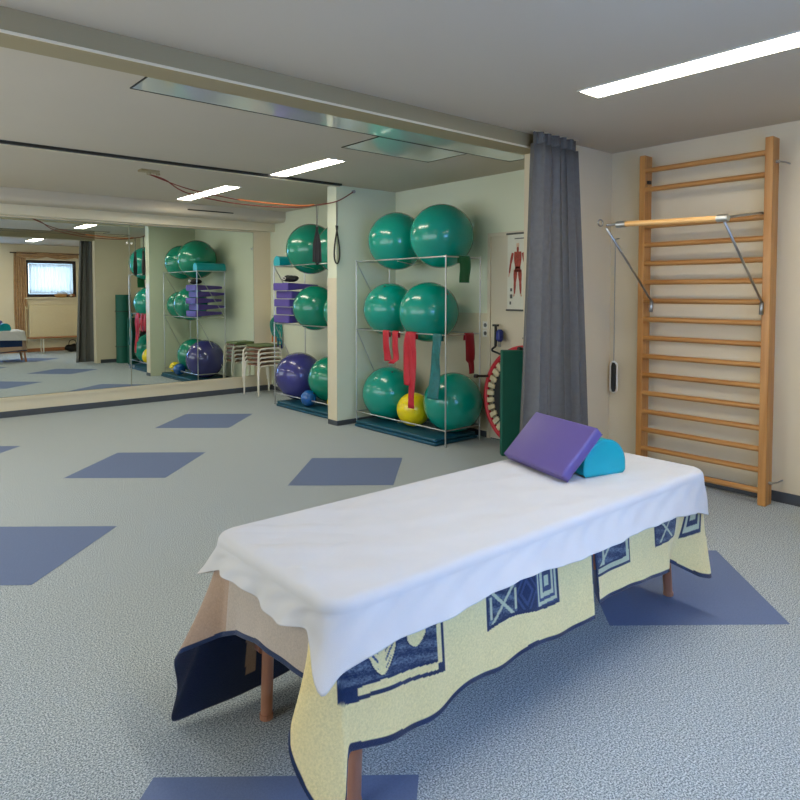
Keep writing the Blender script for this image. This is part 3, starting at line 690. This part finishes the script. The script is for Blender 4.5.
def sling(u, v, z0, z1, z2, lab, open_, rz):
    r = root('sling_handle', (u, v, z0), lab, 'exercise sling', 'black slings hanging from the cord'); r.rotation_euler.z = rz
    a = z1 - z0; b = z2 - z0
    bm = bmesh.new(); tube(bm, [(0, .004, 0), (0, .003, a)], .0045, 6); tube(bm, [(0, -.012, 0), (0, -.004, a)], .003, 6); fin('sling_cord', bm, M['print'], r)
    # teardrop of webbing
    L = a - b; pts = []
    for i in range(41):
        t = i / 40; ang = -PI + 2 * PI * t
        # teardrop curve
        y = open_ * math.sin(ang) * (math.sin((ang + PI) / 2)) ** 1.6; z = b + L * (1 + math.cos(ang + PI)) / 2
        pts.append((y, z))
    bm = bmesh.new(); W2 = .018
    A = [bm.verts.new((-W2, y, z)) for y, z in pts[:-1]]; B = [bm.verts.new((W2, y, z)) for y, z in pts[:-1]]; n = len(A)
    for i in range(n): bm.faces.new((A[i], A[(i + 1) % n], B[(i + 1) % n], B[i]))
    o = fin('sling_webbing', bm, M['black'], r, smooth=True); s = o.modifiers.new('s', 'SOLIDIFY'); s.thickness = .015
    if open_ < .05:
        pass
    return r
sling(4.06, 6.20, 2.455, 2.22, 1.80, 'black mesh sling hanging in front of the green ball', .045, .87)
sling(4.245, 6.085, 2.50, 2.24, 1.81, 'open black loop sling hanging in front of the stub edge', .055, .87)
r = [o for o in bpy.data.objects if o.name == 'sling_handle'][0]
bm = bmesh.new(); bm_ = [(-.02, -.036), (.02, .036)]
vs = [bm.verts.new(p) for p in ((0, -.05, -.62), (0, .05, -.62), (0, .045, -.42), (0, .012, -.27), (0, -.012, -.27), (0, -.045, -.42))]
bm.faces.new(vs); o = fin('mesh_pocket', bm, M['blackmesh'], r); s = o.modifiers.new('s', 'SOLIDIFY'); s.thickness = .012

# ------------------------------------------------------------------ wall bars
wb = root('wall_bars', (5.0, 2.38, 0), 'tall wooden wall bars with sixteen rungs fixed to the pale wall', 'wall bars')
def upr(v0, v1, z1, name='upright'):
    bm = bmesh.new(); bx(bm, -.085, .025, v0, v1, 0.0, z1); return fin(name, bm, M['oak'], wb, bevel=.006, seg=2)
upr(-.530, -.475, 2.57); upr(.415, .465, 2.585)
zz = [.10 + .148 * k for k in range(14)] + [2.315, 2.465]
for z in zz:
    bm = bmesh.new(); L = [-.475, .415]
    ol = [( .024 * math.cos(a), .0205 * math.sin(a)) for a in [2 * PI * i / 16 for i in range(16)]]
    A = [bm.verts.new((-.06 + x, L[0], z + y)) for x, y in ol]; B = [bm.verts.new((-.06 + x, L[1], z + y)) for x, y in ol]
    bm.faces.new(A); bm.faces.new(B[::-1])
    for i in range(16): bm.faces.new((A[i], A[(i + 1) % 16], B[(i + 1) % 16], B[i]))
    fin('rung', bm, M['oakr'], wb, smooth=True, auto=.8)
for v, z in ((-.530, 2.40), (-.530, .16), (.465, 2.40), (.465, .16)):
    sg = -1 if v < 0 else 1
    bm = bmesh.new(); tube(bm, [(-.03, v, z), (-.03, v + sg * .016, z), (.03, v + sg * .035, z), (.115, v + sg * .035, z)], .006, 8); tube(bm, [(-.03, v - sg * .004, z), (-.03, v + sg * .022, z)], .011, 10)
    fin('wall_bracket', bm, M['steel'], wb, smooth=True, auto=.7)
bm = bmesh.new(); bx(bm, -.055, -.02, .395, .425, 2.36, 2.385); fin('peg_block', bm, M['black'], wb)

pb = root('pull_up_bar', (4.28, 2.29, 1.975), 'wooden pull-up bar on steel arms hooked over the wall bars', 'pull-up bar')
def q(u, v, z): return Vector((u, v, z)) - pb.location
bm = bmesh.new(); tube(bm, [q(4.28, 1.93, 1.968), q(4.28, 2.60, 1.984)], .019, 16); fin('bar_grip', bm, M['beech'], pb, smooth=True, auto=.8)
for v, zc in ((1.90, 1.967), (2.61, 1.984)):
    bm = bmesh.new(); tube(bm, [q(4.28, v - .035, zc), q(4.28, v + .035, zc)], .0235, 16); fin('end_sleeve', bm, M['chrome'], pb, smooth=True, auto=.6)
for v, sg in ((1.90, -1), (2.72, 1)):
    bm = bmesh.new(); zc = 1.967 if sg < 0 else 1.986
    tube(bm, [q(4.27, v, zc), q(4.93, v + .02, 2.055), q(4.955, v + .02, 2.04)], .0085, 8)
    fin('upper_arm', bm, M['steel'], pb, smooth=True)
    bm = bmesh.new(); tube(bm, [q(4.28, v + sg * .01, zc - .02), q(4.91, v, 1.43)], .0085, 8)
    tube(bm, [q(4.91, v, 1.43), q(4.905, v, 1.39), q(4.90, v, 1.345)], .015, 8); fin('lower_brace', bm, M['steel'], pb, smooth=True)
    if sg > 0:
        bm = bmesh.new(); tube(bm, [q(4.22 + .03 * math.cos(a), v + .02, 2.0 + .022 * math.sin(a)) for a in [2 * PI * i / 16 for i in range(16)]], .006, 6, closed=True); fin('end_ring', bm, M['steel'], pb, smooth=True)

# cord with black grip by the corner
cg = root('rope_grip', (5.06, 3.14, 1.95), 'thin grey cord with black grip in a white loop hanging near the corner', 'cord')
bm = bmesh.new(); tube(bm, [(0, 0, 0), (0, 0, -1.04)], .004, 6); tube(bm, [(0, 0, 0), (.06, .0, .01)], .005, 6); fin('cord_line', bm, M['steel'], cg)
bm = bmesh.new(); rng = [(0, .032 * math.cos(a), -1.175 + (.10 if math.sin(a) > 0 else -.10) + .032 * math.sin(a)) for a in [2 * PI * (i + .5) / 24 for i in range(24)]]
tube(bm, rng, .007, 8, closed=True); fin('grip_loop', bm, M['plastic'], cg, smooth=True)
bm = bmesh.new(); tube(bm, [(0, 0, -1.05), (0, 0, -1.08), (0, 0, -1.27), (0, 0, -1.30)], [.012, .021, .021, .012], 14); fin('grip', bm, M['black'], cg, smooth=True, auto=.7)

# ------------------------------------------------------------------ massage table
U0, U1, A0, A1, ZT = 0.985, 3.07, 1.43, 2.13, 0.668
mt = root('massage_table', (2.05, 1.78, 0), 'wooden-legged massage table hidden under blankets and a white sheet', 'massage table')
def t_(u, v, z): return (u - 2.05, v - 1.78, z)
bm = bmesh.new(); bx(bm, U0 + .015 - 2.05, U1 - .015 - 2.05, A0 + .015 - 1.78, A1 - .015 - 1.78, ZT - .075, ZT - .008); fin('padded_top', bm, M['vinyltop'], mt, bevel=.02, seg=4, smooth=True)
bm = bmesh.new()
for v in (A0 + .05, A1 - .07): bx(bm, U0 + .04 - 2.05, U1 - .04 - 2.05, v - 1.78, v + .022 - 1.78, ZT - .16, ZT - .075)
for u in (U0 + .04, U1 - .06): bx(bm, u - 2.05, u + .022 - 2.05, A0 + .05 - 1.78, A1 - .05 - 1.78, ZT - .16, ZT - .075)
fin('table_frame', bm, M['tableframe'], mt, bevel=.003)
for (u, v, du) in ((1.12, 1.53, .02), (1.12, 2.05, .02), (3.11, 1.61, -.08), (3.11, 2.03, -.08)):
    fu = u + du * 0 ; sv = -1 if v < 1.8 else 1
    bm = bmesh.new()
    tube(bm, [t_(u + du, v, ZT - .09), t_(u, v, .0)], .021, 14)
    lg = fin('leg', bm, M['tableleg'], mt, smooth=True, auto=.8)
    bm = bmesh.new(); tube(bm, [t_(u, v + sv * .02, .24), t_(u, v + sv * .05, .24)], .018, 12); tube(bm, [t_(u, v + sv * .02, .32), t_(u, v + sv * .04, .32)], .012, 12); k = fin('leg_knob', bm, M['tableleg'], lg, smooth=True, auto=.7)
    bm = bmesh.new(); tube(bm, [t_(u, v, 0), t_(u, v, .018)], .024, 14); fin('foot_cap', bm, M['tableleg'], lg)
for u, u2 in ((1.12, 1.55), (3.06, 2.6)):
    for v in (1.56, 2.02):
        bm = bmesh.new(); tube(bm, [t_(u, v, .30), t_(u2, v, ZT - .10)], .013, 10); fin('leg_brace', bm, M['tableleg'], mt, smooth=True, auto=.8)
bm = bmesh.new(); bx(bm, 1.11 - 2.05, 1.13 - 2.05, 1.55 - 1.78, 2.03 - 1.78, .42, .47); fin('cross_bar', bm, M['tableframe'], mt, bevel=.003)

# --- cloths
LU, LV = U1 - U0, A1 - A0
PER = 2 * (LU + LV)
def sf(side, x):
    return {'f': x - U0, 'r': LU + x - A0, 'b': LU + LV + U1 - x, 'n': 2 * LU + LV + A1 - x}[side]
def edge(s, grow, rad):
    s = s % PER
    if s < LU: p = (U0 + s, A0)
    elif s < LU + LV: p = (U1, A0 + s - LU)
    elif s < 2 * LU + LV: p = (U1 - (s - LU - LV), A1)
    else: p = (U0, A1 - (s - 2 * LU - LV))
    cx = min(max(p[0], U0 + rad), U1 - rad); cy = min(max(p[1], A0 + rad), A1 - rad)
    d = Vector((p[0] - cx, p[1] - cy)); d.normalize()
    return Vector((cx, cy)) + d * (rad + grow), d
def hem_fn(ctrl):
    ss = [c[0] for c in ctrl]; P = np.array([c[1] for c in ctrl], float)
    def f(s):
        return [float(np.interp(s, ss, P[:, k])) for k in range(3)]
    return f
def cloth(name, s0, s1, ctrl, ztop, grow, m, parent=None, ds=.008, nr=60, wav=(.004, 22), colf=None, top=True, thick=.003, soft=.02, smoothk=3, wrinkle=0.0, nearfold=0.0):
    n = int(round((s1 - s0) / ds)); S_ = np.linspace(s0, s1, n + 1); closed = abs((s1 - s0) - PER) < 1e-6
    hf = hem_fn(ctrl)
    H = np.array([hf(s) for s in S_])
    ker = np.ones(2 * smoothk + 1) / (2 * smoothk + 1)
    for _ in range(2):
        Hp = np.concatenate([H[:1].repeat(smoothk, 0), H, H[-1:].repeat(smoothk, 0)]) if not closed else np.concatenate([H[-1 - smoothk:-1], H, H[1:1 + smoothk]])
        H = np.stack([np.convolve(Hp[:, k], ker, 'valid') for k in range(3)], 1)
    if colf:
        kb = 14; kr = np.ones(2 * kb + 1) / (2 * kb + 1)
        Hb = np.stack([np.convolve(np.concatenate([H[:1, k].repeat(kb), H[:, k], H[-1:, k].repeat(kb)]), kr, 'valid') for k in range(3)], 1)
        sm_ = S_ % PER; mk = np.clip(np.minimum((sm_ - .08) / .05, (LU - .42 - sm_) / .05), 0, 1)[:, None]
        H = H * (1 - mk) + Hb * mk
    verts = []; info = []; NT = 16 if top else 1
    R = soft
    for i, s in enumerate(S_):
        e, d = edge(s, grow - R, .06)
        mx = min(max(e.x, U0 + LV / 2), U1 - LV / 2); mid = Vector((mx, (A0 + A1) / 2))
        h = Vector(H[i])
        for j in range(NT):
            t = j / NT if top else .97
            p = mid.lerp(e, t ** .8)
            if j == 0 and top: p.x = round(p.x / .02) * .02
            dz = 0
            if wrinkle:
                dz = wrinkle * (math.sin(p.x * 9 + p.y * 31 + 1.5 * math.sin(p.x * 5)) * .5 + math.sin(p.x * 23 - p.y * 17) * .3 + math.sin(p.y * 60 + p.x * 14) * .15) * (1 - t * .3)
                if p.x < 1.6: dz += wrinkle * 1.6 * max(0, math.sin((p.y - 1.0) * 26 + p.x * 22)) * (1.6 - p.x)
            verts.append((p.x, p.y, ztop + max(dz, -.002))); info.append((s, 0.0, ztop, p.x, p.y))
        for j in range(nr + 1):
            t = j / nr
            if t < .12:
                a = t / .12 * PI / 2
                p = Vector((e.x + d.x * R * math.sin(a), e.y + d.y * R * math.sin(a), ztop - R * (1 - math.cos(a))))
            else:
                k = (t - .12) / .88
                b0 = Vector((e.x + d.x * R, e.y + d.y * R, ztop - R)); b2 = h
                b1 = Vector((b0.x + d.x * .01, b0.y + d.y * .01, b0.z + (h.z - b0.z) * .35))
                p = b0 * (1 - k) ** 2 + b1 * 2 * k * (1 - k) + b2 * k * k
                w1 = wav[1] if not closed else 2 * PI / PER * round(wav[1] * PER / 2 / PI)
                w2 = w1 * 2.3 if not closed else 2 * PI / PER * round(wav[1] * 2.3 * PER / 2 / PI)
                nf = nearfold * max(0, min(1, (s - 2 * LU - LV + .05) / .1)) * max(0, min(1, (PER - s) / .1))
                wv = k * (wav[0] + nf) * (math.sin(s * w1) + .6 * math.sin(s * w2 + 1 + k * 2)) + wrinkle * .3 * math.sin(s * 2 * PI / PER * 37 + k * 7 + 2 * math.sin(s * 2 * PI / PER * 5)) * math.sin(k * PI)
                p.x += d.x * wv; p.y += d.y * wv
            verts.append(tuple(p)); info.append((s, t, p.z, p.x, p.y))
    m_ = NT + nr + 1; faces = []
    for i in range(n):
        a = i * m_; b = (i + 1) * m_
        for j in range(m_ - 1): faces.append((a + j, a + j + 1, b + j + 1, b + j))
    me = bpy.data.meshes.new(name); me.from_pydata(verts, [], faces); me.validate(); me.update()
    if colf:
        for an, side in (('face_colour', 0), ('reverse_colour', 1)):
            at_ = me.color_attributes.new(an, 'FLOAT_COLOR', 'POINT'); arr = np.ones((len(verts), 4))
            for k, (s, t, z, x, y) in enumerate(info):
                i = k // m_; arr[k, :3] = colf(s % PER, t, z, x, y, H[i][2], side)
            at_.data.foreach_set('color', arr.ravel())
    if top:
        bm = bmesh.new(); bm.from_mesh(me); bmesh.ops.remove_doubles(bm, verts=bm.verts, dist=.0004); bm.to_mesh(me); bm.free()
    o = link(name, me, m, parent, True)
    sm = o.modifiers.new('s', 'SOLIDIFY'); sm.thickness = thick; sm.offset = 0.0
    if isinstance(m, (list, tuple)) and len(m) > 1: sm.material_offset = 1; sm.material_offset_rim = 0
    return o

YEL = S(244, 224, 160); NAV = S(26, 46, 82); NVM = S(58, 76, 112); BEI = S(188, 174, 158); BRO = S(176, 148, 124); PAL = S(196, 202, 168)
def h1(x): x = math.sin(x * 127.1) * 43758.5453; return x - math.floor(x)
def speck(x, z):
    a = h1(math.floor(x * 160 + z * 90) * 1.7 + math.floor(z * 420) * 13.3) * .75 + .25 * math.sin(x * 40 + z * 160)
    k = max(0, min(1, a)) ** 1.6
    return tuple(NAV[i] * (1 - k) + S(122, 138, 150)[i] * k for i in range(3))
def bcol1(s, t, z, x, y, hz, side):
    dh = z - hz
    if side == 1:
        if s > sf('b', 2.14) - .01 and s < sf('n', 2.06):      # inside of the far drop
            if dh < .012: return NAV
            if abs(x - 1.13) < .022 and z > .10 and z < .34: return BRO
            if z > .36: return BRO
            return NAV
        return BRO if dh > .015 else NAV
    if s < LU or s > sf('n', 1.515):
        if dh < .016 + .004 * (s < .2): return NAV
        if s < LU and x > 2.128: return NAV
        if s < LU and .972 < x < 1.362 and z > .30:
            zb = .416 - (x - .983) / .376 * .048
            d = z - zb
            if d < 0: return YEL
            if x > 1.352: return NAV
            if x > 1.335: return NAV if d < .03 else YEL
            if d < .012: return NAV
            if d < .034: return NAV if x < 1.035 else YEL
            if d < .042: return NAV
            lx = x - 1.125; lw = .056 * math.sqrt(max(0, min(1, (z - zb - .045) / .07)))
            if abs(lx) < lw:
                if abs(lx) > lw - .006: return NAV
                return NVM if (math.sin((z - abs(lx) * 1.3) * 260) > .3 and abs(lx) > .012 and abs(lx) < lw - .014) else YEL
            lx = x - 1.255; lw = .04 * math.sqrt(max(0, min(1, (z - .475) / .03)))
            if abs(lx) < lw: return NAV if abs(lx) > lw - .005 else YEL
            return speck(x, z)
        if s < LU and 1.553 < x < 1.926 and z > .418 + .012 * math.sin((x - 1.55) * 14):
            zb = .42 + .012 * math.sin((x - 1.55) * 14); d = z - zb
            if x < 1.565 or x > 1.914 or d < .010: return NAV
            if x > 1.80:
                cx = abs(x - 1.857); cz = abs(z - .50); r = max(cx / .05, cz / .072)
                return PAL if (r < .25 or .5 < r < .72 or .88 < r < 1.05) else (NVM if r < 1.2 else NAV)
            if x < 1.70:
                a = abs((x - 1.635) - (z - .485) * 1.05); b = abs((x - 1.635) + (z - .485) * 1.05)
                if a < .008 or b < .008: return PAL
                if (abs((z - .485)) < .035 and abs(abs(x - 1.635) - .06) < .005): return PAL
                return speck(x, z)
            r = abs(x - 1.75) / .05 + abs(z - .49) / .07
            return NVM if (.45 < r < .7 or .95 < r < 1.15) else NAV
        return YEL
    if dh < .016: return NAV
    if s < sf('n', 2.0) and s > sf('b', U0 + .01) - .0: return BRO
    if s > sf('b', 2.14) and s < sf('b', U0):
        if .9 < x < 1.5 and .06 < z < .36: return NAV if not (1.1 < x < 1.16) else BRO
        if 1.7 < x < 2.1 and .2 < z < .55: return NAV
        return BRO
    return BEI
def bcol2(s, t, z, x, y, hz, side):
    dh = z - hz
    if side == 1: return BRO if dh > .014 else NAV
    if dh < .014 + (.006 if s > LU - .06 else 0): return NAV
    if s > sf('r', 1.7):
        if s > sf('r', A1):
            return NAV if (2.5 < x < 3.02 and .34 < z < .56) else BRO
        return YEL if s < sf('r', 1.9) else BRO
    if s > LU - .03:
        e = s - (LU - .03)
        if .03 < e < .13 and z > .36:
            r = max(abs(e - .08) / .05, abs(z - .47) / .11); return NAV if (r > .85 or .35 < r < .6) else PAL
        return YEL
    if LU - .17 < s < LU - .04 and z > .395:
        r = max(abs(s - LU + .105) / .06, abs(z - .50) / .10); return NAV if (r > .85 or .35 < r < .6) else PAL
    if s > LU - .19: return YEL
    if x < 2.168: return NAV
    if 2.168 < x < 2.392 and z > .425 and s < LU:
        d = z - .425
        if d < .011 or x > 2.384: return NAV
        if d < .030 or x > 2.366: return PAL
        if d < .037: return NAV
        if abs((x - 2.22) - (z - .49) * 1.2) < .009 or (2.20 < x < 2.215): return PAL
        return speck(x, z)
    if 2.59 < x < 2.79 and z > .432 and s < LU:
        if x < 2.60 or z < .441 or x > 2.78: return NAV
        a = abs((x - 2.69) - (z - .49) * 1.2); b = abs((x - 2.69) + (z - .49) * 1.2)
        return PAL if (a < .008 or b < .008) else speck(x, z)
    return YEL
SB = 2.143
c1 = [(sf('b', 2.14), (2.14, 2.17, .22)), (sf('b', 1.7), (1.7, 2.18, .16)), (sf('b', 1.4), (1.42, 2.19, .06)), (sf('b', 1.2), (1.22, 2.19, .03)), (sf('b', 1.06), (1.0, 2.2, .025)),
      (sf('b', 1.0), (.83, 2.22, .012)), (sf('n', A1 - .005), (.86, 2.18, .14)), (sf('n', 2.10), (.81, 2.12, .30)), (sf('n', 2.03), (.94, 2.01, .37)), (sf('n', 1.94), (.95, 1.94, .40)),
      (sf('n', 1.76), (.94, 1.76, .44)), (sf('n', 1.63), (.95, 1.63, .437)), (sf('n', 1.52), (.96, 1.52, .43)), (sf('n', 1.505), (.90, 1.515, .36)), (sf('n', 1.485), (.875, 1.50, .31)), (sf('n', 1.465), (.87, 1.46, .255)),
      (PER - .02, (.90, 1.37, .16)), (PER - .002, (.945, 1.335, .13)), (PER + .012, (.965, 1.345, .19)), (PER + .022, (.985, 1.38, .300)), (PER + sf('f', 1.14), (1.142, 1.385, .254)), (PER + sf('f', 1.224), (1.224, 1.39, .249)),
      (PER + sf('f', 1.31), (1.314, 1.385, .243)), (PER + sf('f', 1.376), (1.376, 1.39, .262)), (PER + sf('f', 1.423), (1.423, 1.39, .300)), (PER + sf('f', 1.63), (1.631, 1.395, .272)),
      (PER + sf('f', 1.748), (1.748, 1.39, .307)), (PER + sf('f', 1.93), (1.932, 1.385, .282)), (PER + sf('f', 2.07), (2.072, 1.39, .284)), (PER + sf('f', SB), (2.143, 1.385, .283))]
b1 = cloth('patterned_blanket', sf('b', 2.14), PER + sf('f', SB), c1, ZT + .002, .012, [M['blanket_out'], M['blanket_in']], ds=.0035, nr=160, colf=bcol1, wav=(.003, 18), smoothk=2)
tag(b1, 'yellow and navy patterned blanket draped over the near end of the table', 'blanket', 'patterned blankets on the massage table')
c2 = [(sf('f', 2.15), (2.15, 1.395, .329)), (sf('f', 2.38), (2.378, 1.39, .329)), (sf('f', 2.49), (2.492, 1.395, .317)), (sf('f', 2.70), (2.70, 1.39, .300)), (sf('f', 2.86), (2.78, 1.46, .31)),
      (sf('f', 2.90), (2.82, 1.46, .29)), (LU - .03, (3.00, 1.40, .19)), (LU + .0, (3.08, 1.385, .165)), (LU + .02, (3.10, 1.40, .18)), (sf('r', 1.55), (3.12, 1.50, .24)), (sf('r', 1.8), (3.12, 1.8, .28)), (sf('r', 2.1), (3.12, 2.12, .24)),
      (sf('b', 3.0), (3.0, 2.19, .25)), (sf('b', 2.4), (2.4, 2.18, .20)), (sf('b', 2.14), (2.14, 2.18, .21))]
b2 = cloth('patterned_blanket', sf('f', 2.15), sf('b', 2.142), c2, ZT + .002, .012, [M['blanket_out'], M['blanket_in']], ds=.0035, nr=160, colf=bcol2, wav=(.003, 18), smoothk=2)
tag(b2, 'second yellow and navy blanket draped over the far end beside the wall bars', 'blanket', 'patterned blankets on the massage table')
cs_ = [(0, (.885, 1.345, .488)), (.03, (.95, 1.355, .53)), (.08, (1.03, 1.355, .545)), (sf('f', 1.15), (1.153, 1.36, .549)), (sf('f', 1.3), (1.305, 1.355, .55)), (sf('f', 1.66), (1.662, 1.36, .571)), (sf('f', 2.05), (2.054, 1.355, .548)),
       (sf('f', 2.47), (2.471, 1.36, .554)), (sf('f', 2.72), (2.717, 1.36, .544)), (sf('f', 2.95), (2.91, 1.37, .515)), (LU, (3.04, 1.385, .475)), (sf('r', 1.55), (3.10, 1.55, .49)), (sf('r', 2.0), (3.10, 2.0, .5)), (LU + LV, (3.10, 2.19, .47)),
       (sf('b', 2.6), (2.6, 2.19, .49)), (sf('b', 1.6), (1.6, 2.19, .50)), (2 * LU + LV - .02, (1.0, 2.20, .51)), (2 * LU + LV + .01, (.915, 2.175, .53)), (sf('n', 2.03), (.935, 2.03, .585)), (sf('n', 1.85), (.93, 1.85, .588)),
       (sf('n', 1.74), (.935, 1.741, .573)), (sf('n', 1.61), (.925, 1.609, .573)), (sf('n', 1.50), (.935, 1.50, .592)), (sf('n', 1.465), (.93, 1.46, .555)), (PER - .015, (.895, 1.40, .52)), (PER, (.885, 1.345, .488))]
sh = cloth('white_sheet', 0, PER, cs_, ZT + .010, .022, M['cotton'], ds=.006, nr=44, wav=(.004, 21), thick=.0025, soft=.03, wrinkle=.008, smoothk=1, nearfold=.005)
tag(sh, 'white cotton sheet laid over the massage table and its blankets', 'sheet')

# cushions on the table
ZS = ZT + .016
half_roll('half_round_bolster', .118, .44, M['aqua'], (2.665, 1.865, ZS), -.27, 'turquoise half-round bolster lying across the white sheet')
pc = root('purple_cushion', (2.44, 1.905, ZS - .006), 'flat purple cushion leaning on the turquoise bolster', 'cushion')
pc.rotation_euler = (0, math.radians(-45), -.27)
bm = bmesh.new(); bx(bm, 0, .275, -.225, .225, 0, .052); fin('cushion_cover', bm, M['purple'], pc, bevel=.014, seg=4, smooth=True)
for z in (.006, .046):
    bm = bmesh.new(); tube(bm, [(.004, -.221, z), (.271, -.221, z), (.271, .221, z), (.004, .221, z)], .002, 6, closed=True); fin('piping', bm, M['purple'], pc)
